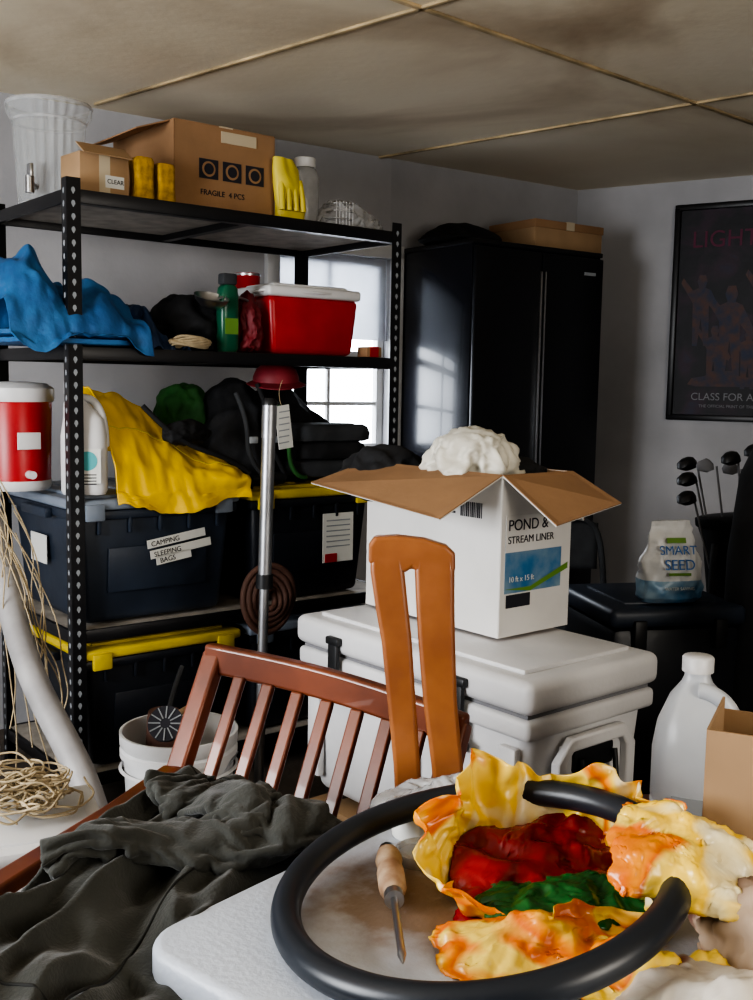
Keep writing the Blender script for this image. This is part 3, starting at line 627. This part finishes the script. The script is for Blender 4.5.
# ---------------------------------------------------------------- buckets, pipe, twine
def bucket(loc,rz=0):
    g=grp('plastic_bucket',loc,rz)
    lathe('pail',[(.12,0),(.125,.005),(.143,.34),(.152,.34),(.152,.355),(.145,.36),(.152,.37),(.153,.40),(.146,.40),(.140,.34),(.12,.012),(0,.012)],M['white'],g,cap=False)
    lathe('rib',[(.147,0),(.155,.004),(.147,.008)],M['white'],g,(0,0,.30),cap=False); tube('bail',[(-.153,0,.34),(-.12,-.10,.29),(0,-.155,.26),(.12,-.10,.29),(.153,0,.34)],.003,M['steel'],g)
bucket((-.505,2.66,0)); bucket((-1.06,2.45,0))
g=grp('string_trimmer_spool',(-.52,2.57,.44),rot=(rad(60),0,0),rz=0)
lathe('disc',[(.045,0),(.045,.012),(.0,.014)],M['ink'],g)
for i in range(12):
    a=i*math.pi/6; box(f'fin_{i}',(.03,.003,.003),(.028*math.cos(a),.028*math.sin(a),.015),M['slot'],g,rot=(0,0,a))
tube('handle',[(0,0,0),(.0,.08,-.03),(.02,.16,-.04)],.008,M['rubber'],g)
g=grp('work_boot',(-.55,2.70,.30),20); loft('shaft',[(0,0,0,.05,.06),(0,0,.05,.05,.06),(0,.01,.11,.045,.05),(0,.01,.13,.042,.048)],M['brown'],g,nz=.004); loft('toe',[(0,-.06,0,.045,.07),(0,-.06,.03,.046,.07),(0,-.04,.06,.04,.05)],M['brown'],g)
tube('lace_loop',[(0,-.05,.12),(.05,-.08,.17),(.09,-.04,.16),(.05,0,.13)],.008,M['cardl'],g)
g=grp('pvc_pipe'); tube('pipe',[(-.97,2.62,.95),(-.885,2.5,.75),(-.80,2.38,.60),(-.66,2.26,.47),(-.57,2.15,.35),(-.50,2.1,.03)],.032,M['pvc'],g)
tube('collar',[(-.92,2.55,.82),(-.88,2.50,.745)],.038,M['pvc'],g,kind='POLY')
g=grp('low_storage_bin',(-.66,1.86,0),25)
box('body',(.30,.26,.47),(0,0,.235),M['white'],g,bev=.02,taper=.9); box('lid',(.32,.28,.025),(0,0,.475),M['white'],g,bev=.008); box('lid_inset',(.26,.22,.012),(0,0,.487),M['white'],g,bev=.004)
g=grp('twine_heap')
for i in range(26):
    cx0=-.64+random.uniform(-.06,.05); cy0=1.87+random.uniform(-.04,.04); rr=random.uniform(.03,.09); ph=random.uniform(0,6)
    pts=[(cx0+rr*math.cos(t+ph)*random.uniform(.7,1.25),cy0+rr*.8*math.sin(t+ph)*random.uniform(.7,1.25),.502+.06*i/26+random.uniform(0,.035)) for t in [k*math.pi/6 for k in range(18)]]
    tube(f'strand_{i}',pts,.0022,M['rope'],g)
g=grp('hanging_twine')
for i in range(16):
    x=-.93+.012*i*random.uniform(.5,1.2); y=2.50+random.uniform(-.05,.05); z0=1.18-.05*random.random()-.02*i
    pts=[(x-.06,y,z0)]+[(x+random.uniform(-.03,.03)+.006*k*(i%3),y+random.uniform(-.02,.02),z0-.03-.07*k*(1+.1*(i%4))) for k in range(1,8)]
    tube(f'strand_{i}',pts,.0017,M['rope'],g)
# ---------------------------------------------------------------- right cluster
g=grp('storage_trunk',(.70,3.02,0),12)
box('body',(.42,.40,.60),(.21,.2,.30),M['totek'],g,bev=.03,taper=.94); box('lid',(.44,.42,.06),(.21,.2,.63),M['toteb'],g,bev=.02,seg=3)
for x in (.08,.34): box(f'latch_{x}',(.04,.02,.09),(x,-.012,.58),M['rubber'],g,bev=.005)
box('lid_ridge',(.3,.28,.012),(.21,.2,.66),M['toteb'],g,bev=.005)
g=grp('grass_seed_bag',(.89,3.12,.667),10)
full=[(0,0,0,.086,.03),(0,0,.015,.10,.045),(0,0,.05,.103,.052),(0,0,.085,.100,.052),(-.002,0,.12,.093,.048),(-.004,0,.155,.084,.038),(-.008,0,.185,.074,.026),(-.010,0,.205,.066,.014),(-.010,0,.225,.066,.007),(-.012,0,.245,.064,.005)]
def sup(lo,hi,n=14):
    out=[]
    for i in range(n+1):
        z=lo+(hi-lo)*i/n
        for a,b in zip(full,full[1:]):
            if a[2]<=z<=b[2]+1e-9:
                k=(z-a[2])/(b[2]-a[2]); out.append(tuple(a[j]+(b[j]-a[j])*k for j in range(5))); break
    return out
loft('lower',sup(0,.07),M['seedb'],g,exp=2.3,nz=.012,nf=20,seg=72,cap=False); loft('upper',sup(.07,.245),M['seed'],g,exp=2.3,nz=.012,nf=20,seg=72)
txt('title_a','SMART',.038,(-.002,-.050,.150),(rad(72),0,0),M['blueink'],g,align='CENTER'); txt('title_b','SEED',.044,(0,-.062,.106),(rad(76),0,0),M['blueink'],g,align='CENTER')
txt('small','WATER SAVING',.013,(0,-.064,.045),(rad(90),0,0),M['paper'],g,align='CENTER'); box('green_bar',(.07,.002,.008),(0,-.061,.092),M['labelg'],g); box('brand_mark',(.06,.002,.016),(-.005,-.036,.190),M['labelg'],g,rot=(rad(-20),0,0))
g=grp('golf_bag',(1.30,3.48,0),rot=(rad(-4),rad(-5),0))
loft('body',[(0,0,0,.12,.11),(0,0,.05,.125,.115),(0,0,.45,.11,.10),(0,0,.80,.115,.105),(0,0,.86,.13,.12),(0,0,.88,.125,.115)],M['darkcloth'],g,nz=.004); loft('pocket',[(0,-.1,.12,.09,.05),(0,-.11,.2,.10,.06),(0,-.11,.42,.09,.05),(0,-.10,.48,.07,.03)],M['greycloth'],g,exp=3)
tube('strap',[(-.1,-.08,.80),(-.16,-.14,.6),(-.14,-.14,.4),(-.1,-.08,.25)],.014,M['greycloth'],g); lathe('collar',[(.125,0),(.135,.01),(.135,.035),(.12,.04)],M['rubber'],g,(0,0,.85))
for i,(x,y,h,a) in enumerate([(-.10,0,1.02,200),(-.06,-.05,1.06,160),(.02,.02,1.08,210),(.06,-.03,1.0,170),(-.08,.05,1.07,190),(.04,.06,1.04,150),(.09,.02,1.10,185),(-.12,-.04,.96,215)]):
    tube(f'shaft_{i}',[(x*.6,y*.6,.5),(x*1.3,y*1.3,h)],.0035,M['gask'],g,kind='POLY')
    ca,sa=math.cos(rad(a)),math.sin(rad(a))
    loft(f'head_{i}',[(0,0,0,.012,.008),(.01,0,.018,.028,.009),(.012,0,.036,.024,.008),(.01,0,.045,.014,.006)] if i%4==1 else [(0,0,0,.024,.022),(.012,0,.018,.036,.03),(.012,0,.034,.03,.026),(.01,0,.042,.014,.014)],M['gask'] if i%4==1 else M['rubber'],g,(x*1.3+.02*ca,y*1.3+.02*sa,h-.015),(0,rad(20),rad(a)),seg=20)
g=grp('garment_bag',(1.25,3.12,0),-20)
loft('body',[(0,0,.30,.17,.05),(0,0,.5,.19,.07),(0,0,.8,.18,.07),(0,0,1.05,.16,.06),(0,0,1.14,.12,.045),(0,0,1.18,.04,.02)],M['darkcloth'],g,nz=.02,nf=7,seg=80)
tube('stand',[(0,.03,0),(0,.03,1.2)],.014,M['rubber'],g,kind='POLY'); tube('stand_foot',[(-.18,.03,.012),(.18,.03,.012)],.012,M['rubber'],g,kind='POLY')
def folding_chair(name,loc,rz,m,hh=.82):
    g=grp(name,loc,rz)
    tube('back_frame',[(-.21,0,0),(-.20,0,.45),(-.20,.05,hh-.12),(-.17,.06,hh),(0,.065,hh+.015),(.17,.06,hh),(.20,.05,hh-.12),(.20,0,.45),(.21,0,0)],.012,m,g)
    sheet('back_pad',16,8,lambda u,v:(-.18+.36*u,.05+.02*math.sin(math.pi*u),hh-.20+.18*v),m,g,th=.012)
    box('seat',(.40,.38,.025),(0,-.19,.44),m,g,bev=.01)
    for sx in (-.2,.2): tube(f'front_leg_{sx}',[(sx,-.36,0),(sx,-.1,.46)],.011,m,g,kind='POLY')
folding_chair('folding_chair',(.70,3.97,0),12,M['greycloth'],.80)
folding_chair('folding_chair',(1.10,2.45,0),-55,M['darkcloth'],.88)
g=grp('floor_tool_case',(.95,2.2,0),20); box('shell',(.4,.3,.30),(0,0,.15),M['totek'],g,bev=.03); box('lid',(.41,.31,.06),(0,0,.31),M['greycloth'],g,bev=.02); tube('grip',[(-.07,0,.335),(-.06,0,.37),(.06,0,.37),(.07,0,.335)],.01,M['rubber'],g)
# ================================================================ SOFT GOODS (simulated)
bg=grp('blue_tarp')
def tarpf(u,v):
    s=-.17+.42*u; vv=min(v/.84,1)
    w=.40-.42*vv
    top=.08+.165*math.exp(-((u-.22)/.22)**2)+.09*math.exp(-((u-.68)/.16)**2)+.05*noise.noise(Vector((u*5,v*4,2)))
    z=Z2+.045+top*max(0,math.sin(math.pi*vv))**.5+.04*noise.noise(Vector((u*8,v*7,5)))*math.sin(math.pi*vv)
    if v>.84: k=(v-.84)/.16; w=-.02-.016*k; z=Z2+.045-.055*k*max(0,math.sin(u*8))
    return SH(s,w,max(z,Z2+.04) if v<.84 else z)
conform('crumpled_top',tarpf,96,80,M['tarp'],bg,seed=3,nz=.010,shrink=-.24,bend=.05,th=.002,sub=1,ck=('c',.004,16,2))
for i in range(2):
    e=D.objects.new(f'folded_layer_{i}',None); link(e,bg,SH(.03,.17,Z2+.012+.022*i),(0,0,rad(TH)))
    loft('layer',[(0,0,-.010,.17,.17),(0,0,-.006,.182,.182),(0,0,.006,.182,.182),(0,0,.010,.17,.17)],M['tarp'],e,exp=6,nz=.006,nf=14,seed=i*5,seg=90)
def navyf(u,v):
    s=.24+.16*u; w=.36-.34*v; top=.18*math.exp(-((u-.35)/.35)**2)*(.6+.4*math.cos(u*3))
    return SH(s,w,Z2+.014+top*max(0,math.sin(math.pi*v))**.7+.02*noise.noise(Vector((u*5,v*5,1))))
conform('navy_cloth_bundle',navyf,44,60,M['navy'],None,seed=4,nz=.01,shrink=-.24,bend=.06,th=.002,ck=(.009,15,3,8))
c=SH(.50,.24,Z2+.08); cblob('dark_clothing_pile',c,(.12,.13,.10),M['darkcloth'],None,TH,seed=5,core=.8,floor=Z2,ck=(.022,10))
c=SH(.645,.10,Z2+.11); cblob('red_plastic_bag',c,(.038,.055,.12),M['redcloth'],None,TH,seed=9,core=.7,floor=Z2,sd=5,sub=0,ck=('c',.004,34))
c=SH(1.075,.16,Z1+.05); cblob('crumpled_plastic_packaging',c,(.11,.09,.065),M['film2'],None,TH,seed=3,core=.8,floor=Z1,shrink=-.3,bend=.02,sd=5,sub=0,ck=('c',.006,26))
# yellow bag
yg=grp('yellow_duffel_bag')
def ybf(u,v):
    s=.135+.455*u; ridge=.36-.25*u**.8+.03*math.sin(u*6); va=.72
    if v<=va:
        k=v/va; w=.34-.355*k+.02*math.sin(u*5)*k
        z=Z3+.02+ridge*max(0,math.sin(math.pi*(.06+.90*k)))**.65*(1-.30*k)
        q=Vector((u*3.4+v*2.2,v*3.0-u*1.5,3)); z+=.045*noise.noise(q)*math.sin(math.pi*min(k*1.02,1))
        z=max(z,Z3+.018)
    else:
        k=(v-va)/(1-va); w=-.018-.012*k-.012*math.sin(u*13)*k; hang=(.030+.040*max(0,math.sin(u*4.2-.3)))
        z=Z3+.018-k*hang
    return SH(s,w,z)
def ydeco(co):
    nx=91
    for r_,n in ((14,'seam_a'),(46,'seam_b')):
        tube(n,[co[r_*nx+i]+Vector((0,0,.003)) for i in range(2,nx-2,2)],.0025,M['lidy'],yg)
conform('body',ybf,90,80,M['yellow'],yg,seed=13,nz=.010,shrink=-.16,bend=.5,th=.004,fn=ydeco,ck=('c',.0045,9,3))
c=SH(.37,-.0,Z3+.185); cblob('camera_pouch',c,(.085,.035,.035),M['darkcloth'],None,TH+14,seed=12,core=.8,shrink=-.1)
g=grp('shoulder_strap'); tube('strap',[SH(.22,-.01,Z3+.26),SH(.30,-.035,Z3+.17),SH(.40,-.045,Z3+.12),SH(.50,-.04,Z3+.10),SH(.58,-.03,Z3+.05)],.008,M['darkcloth'],g)
c=SH(.52,.30,Z3+.24); cblob('green_stuff_sack',c,(.09,.08,.10),M['greencloth'],None,TH,seed=14,core=.85,ck=(.016,14))
c=SH(.66,.24,Z3+.17); cblob('backpack',c,(.13,.15,.20),M['darkcloth'],None,TH,seed=16,core=.85,ck=(.028,8))
c=SH(.90,.34,Z3+.16); cblob('sleeping_bag',c,(.21,.13,.18),M['darkcloth'],None,TH,seed=17,core=.85,ck=(.028,8))
cblob('duffel_bag',(.35,4.74,1.965),(.16,.12,.055),M['darkcloth'],None,35,seed=25,core=.8,floor=1.912)
cblob('white_plastic_bag',(.225,2.50,1.145),(.105,.085,.064),M['bagw'],None,0,seed=31,core=.85,shrink=-.22,bend=.04,amp=.28,freq=2.2,sd=5,sub=0,ck=('c',.006,20))
cblob('black_bag',(.02,2.68,1.10),(.10,.09,.05),M['darkcloth'],None,130,seed=33,core=.8,ck=(.016,14))
cblob('black_cloth',(.33,2.54,1.095),(.075,.07,.045),M['darkcloth'],None,0,seed=34,core=.8,ck=(.014,14))
TC_=(-.235+.32*.643+.5*.766,.985+.32*.766-.5*.643,.741)
# shopping bag : wide mouthed crumpled film, tall at the back-left
sg=grp('plastic_shopping_bag')
nu,nv=260,60; V=[];F=[]
for j in range(nv+1):
    v=j/nv
    for i in range(nu):
        a=2*math.pi*i/nu; c,s=math.cos(a),math.sin(a)
        back=max(0,math.sin(a+.1)); left=max(0,math.cos(a-2.35))
        rim=.030+.050*back**.8+.052*left**4+.040*max(0,math.cos(a-.25))**1.5+.010*math.sin(7*a)+.018*noise.noise(Vector((c*4,s*4,2)))
        f=.86+.17*v+.05*math.sin(v*2.8)
        p=Vector((.198+c*.126*f,1.085+s*.100*f,.757+rim*v))
        q=a*4.2+1.2*noise.noise(Vector((c*2,s*2,v*1.5))); tri=abs((q/1.6)%2-1)*2-1
        q2=a*9.7+2*noise.noise(Vector((c*3,s*3,v*2+5))); tri2=abs((q2/1.7)%2-1)*2-1
        V.append(p+Vector((c,s,0))*(.012*tri+.006*tri2)*(.25+v))
for j in range(nv):
    for i in range(nu): F.append((j*nu+i,j*nu+(i+1)%nu,(j+1)*nu+(i+1)%nu,(j+1)*nu+i))
ob=mo('outer',V,F,M['shop'],sg,smooth=True); crumple(ob,.0042,28,1); s_=ob.modifiers.new('sol','SOLIDIFY'); s_.thickness=.0008
def fold(name,cx_,cy_,L,Wd,rz,h,m,par,seed,nx=90,ny=66,ck=('c',.0045,26),z0=.758,tilt=0,grav=.3,shrink=-.14,tilty=0):
    a_=rad(rz)
    def f(u,v):
        x=(u-.5)*L; y=(v-.5)*Wd
        x+=.03*noise.noise(Vector((v*3,seed,0))); y+=.03*noise.noise(Vector((u*3,0,seed)))
        z=z0+tilt*(u-.5)+tilty*(v-.5)+h*max(0,math.sin(math.pi*u))**.7*max(0,math.sin(math.pi*v))**.7*(1+.8*noise.noise(Vector((u*3,v*3,seed))))
        return (cx_+math.cos(a_)*x-math.sin(a_)*y,cy_+math.sin(a_)*x+math.cos(a_)*y,z)
    conform(name,f,nx,ny,m,par,seed=seed,nz=.004,shrink=shrink,bend=.05,tens=20,th=.0008,grav=grav,sub=0,ck=ck+(seed,))
fold('red_liner',.195,1.115,.19,.15,10,.020,M['inred'],sg,41,z0=.770,tilty=.05,ck=('c',.0055,22))
fold('green_liner',.210,1.040,.17,.09,5,.012,M['ingreen'],sg,42,z0=.772)
fold('right_fold',.305,.985,.12,.10,-25,.022,M['shop'],sg,16,z0=.850,tilt=-.02,tilty=.03)
fold('front_fold',.165,.965,.18,.08,5,.022,M['shop'],sg,26,z0=.762,tilty=.02)
fold('corner_fold',.270,.905,.16,.09,-15,.030,M['shop'],sg,36)
wg=grp('printed_paper_bag'); fold('bag',.315,.845,.20,.12,-25,.045,M['wbag'],wg,46)
cblob('brown_paper_bag',(.378,.93,.795),(.060,.065,.050),M['pbag'],None,0,seed=51,core=.88,shrink=-.15,bend=.1,amp=.25,floor=.75,sd=5,sub=0,ck=('c',.007,16))
wr=grp('clear_plastic_wrap'); fold('film',.12,1.31,.20,.11,-40,.035,M['film2'],wr,9)
# jacket
def inside_table(x,y):
    dx,dy=x+.235,y-.985; a=dx*.643+dy*.766; b=dx*.766-dy*.643
    return a>-.01 and a<.66 and b>-.01
def jk(u,v):
    t=v; vv=(u-.5)*2
    A0,A1,A2=Vector((-.135,1.46)),Vector((-.280,1.10)),Vector((-.375,.78))
    c=A0*((1-t)*(1-2*t))+A1*(4*t*(1-t))+A2*(t*(2*t-1))
    cr=Vector((.75,-.62)).lerp(Vector((.96,-.14)),t); hw=.19-.045*t*(1-t)*2+.045*t+.010*math.sin(t*9)
    x=c.x+cr.x*vv*hw; y=c.y+cr.y*vv*hw
    z=.732+.02*math.sin(t*3.0+.4)+.024*math.cos(vv*1.6)
    q=Vector((t*3.2+vv*1.0,vv*2.0-t*1.6,1.7))
    z+=.036*noise.noise(q)+.022*noise.noise(q*2.1)
    r1=(1-min(1,abs(noise.noise(Vector((t*2.2+vv*1.4,vv*1.7-t*1.8,7))))*2.4))**2; z+=.030*r1
    e=max(0,abs(vv)-.70)/.30
    if vv<0: z-=.16*e**1.5; x+=.02*e
    else: z-=.06*e**1.5
    et=max(0,.10-t)/.10; z-=.08*et**1.5
    if inside_table(x,y): z=max(z,.758)
    return Vector((x,y,z))
jg=grp('fleece_jacket'); JN=101
def jdeco(co):
    for c0,n in ((26,'zip_a'),(30,'zip_b'),(70,'seam')):
        tube(n,[co[r_*JN+c0]+Vector((0,0,.003)) for r_ in range(2,129,2)],.0024 if n!='seam' else .0016,M['seam'],jg)
    for r_,n in ((12,'hem'),(104,'yoke')): tube(n,[co[r_*JN+i]+Vector((0,0,.002)) for i in range(1,JN-1,2)],.0018,M['seam'],jg)
body=conform('body',jk,JN-1,130,M['jacket'],jg,seed=21,nz=.008,shrink=-.13,bend=.6,mass=.4,th=.004,fn=jdeco,sub=1,drop=.09)
run(17)
cc=coll(); prox(body,cc,30,.004,True); pbox(cc,(1.0,.64,.02),TC_,-40)
JV=[v.co.copy() for v in body.data.vertices][::3]
def sleeve(name,a,b,w,seed):
    a=Vector(a);b=Vector(b);d=(b-a); n=Vector((-d.y,d.x)).normalized(); nu,nv=28,60; V=[];F=[]
    for j in range(nv+1):
        t=j/nv; c=a.lerp(b,t)+n*.025*math.sin(t*5+seed)
        near=[co_.z for co_ in JV if (co_.x-c.x)**2+(co_.y-c.y)**2<.0016]; best=max(near) if near else .77
        for i in range(nu):
            an_=2*math.pi*i/nu; ww=w*(1-.3*t)
            V.append(Vector((c.x+n.x*math.cos(an_)*ww,c.y+n.y*math.cos(an_)*ww,best+.012+w*.36+math.sin(an_)*ww*.34)))
    for _ in range(3):
        for j in range(1,nv):
            for i in range(nu): V[j*nu+i].z=(V[(j-1)*nu+i].z+V[j*nu+i].z+V[(j+1)*nu+i].z)/3
    for j in range(nv):
        for i in range(nu): F.append((j*nu+i,j*nu+(i+1)%nu,(j+1)*nu+(i+1)%nu,(j+1)*nu+i))
    o=mo(name,V,F,M['jacket'],jg,smooth=True); return cloth(o,cc,shrink=-.10,bend=.8,mass=.35,selfc=True,th=.003)
sleeve('sleeve_a',(-.06,1.27),(-.36,1.10),.060,1); sleeve('sleeve_b',(-.25,1.42),(-.15,1.18),.055,4)
run(16)
# ---------------------------------------------------------------- lights
def area(n,loc,tgt,size,e,col):
    l=D.lights.new(n,'AREA'); l.shape='RECTANGLE'; l.size=size[0]; l.size_y=size[1]; l.energy=e; l.color=col
    o=D.objects.new(n,l); COL.objects.link(o); o.location=loc
    o.rotation_euler=(Vector(tgt)-Vector(loc)).to_track_quat('-Z','Y').to_euler(); return o
area('added_key_left',(-2.3,.4,1.35),(0,2.1,1.25),(1.3,1.2),84,(.95,.97,1))  # main lamp added, floating indoors; stands in for unseen window daylight from left
area('added_fill_right',(1.9,-.6,1.5),(.3,1.7,1.1),(.9,1.1),32,(1,.93,.83))  # warm fill lamp added, floating in the closed room; no window on this side
w=D.worlds.new('World'); S.world=w; w.use_nodes=True
w.node_tree.nodes['Background'].inputs['Color'].default_value=(.86,.92,1,1); w.node_tree.nodes['Background'].inputs['Strength'].default_value=10
a=rad(35.1); wc=Vector((-1.35+math.cos(a)*cx-math.sin(a)*.02,3.82+math.sin(a)*cx+math.cos(a)*.02,cz))
l_=area('window_portal',wc+Vector((-math.sin(a),math.cos(a),0))*.10,wc+Vector((math.sin(a),-math.cos(a),0)),(cw,ch),1,(1,1,1))
try: l_.data.cycles.is_portal=True
except Exception: D.objects.remove(l_)
# ---------------------------------------------------------------- camera
cam=D.cameras.new('camera'); co=D.objects.new('camera',cam); COL.objects.link(co); S.camera=co
cam.sensor_fit='VERTICAL'; cam.sensor_height=36; cam.lens=36*1050/1000; cam.clip_start=.02
p=rad(6.25); fwd=Vector((0,math.cos(p),-math.sin(p))); up=Vector((0,math.sin(p),math.cos(p))); rt=Vector((1,0,0)); rr=rad(1.0)
u2=up*math.cos(rr)-rt*math.sin(rr); r2=rt*math.cos(rr)+up*math.sin(rr)
co.matrix_world=Matrix(((r2.x,u2.x,-fwd.x,0),(r2.y,u2.y,-fwd.y,0),(r2.z,u2.z,-fwd.z,1.3),(0,0,0,1)))
try: S.view_settings.look='AgX - High Contrast'
except Exception: pass
S.view_settings.exposure=0.25
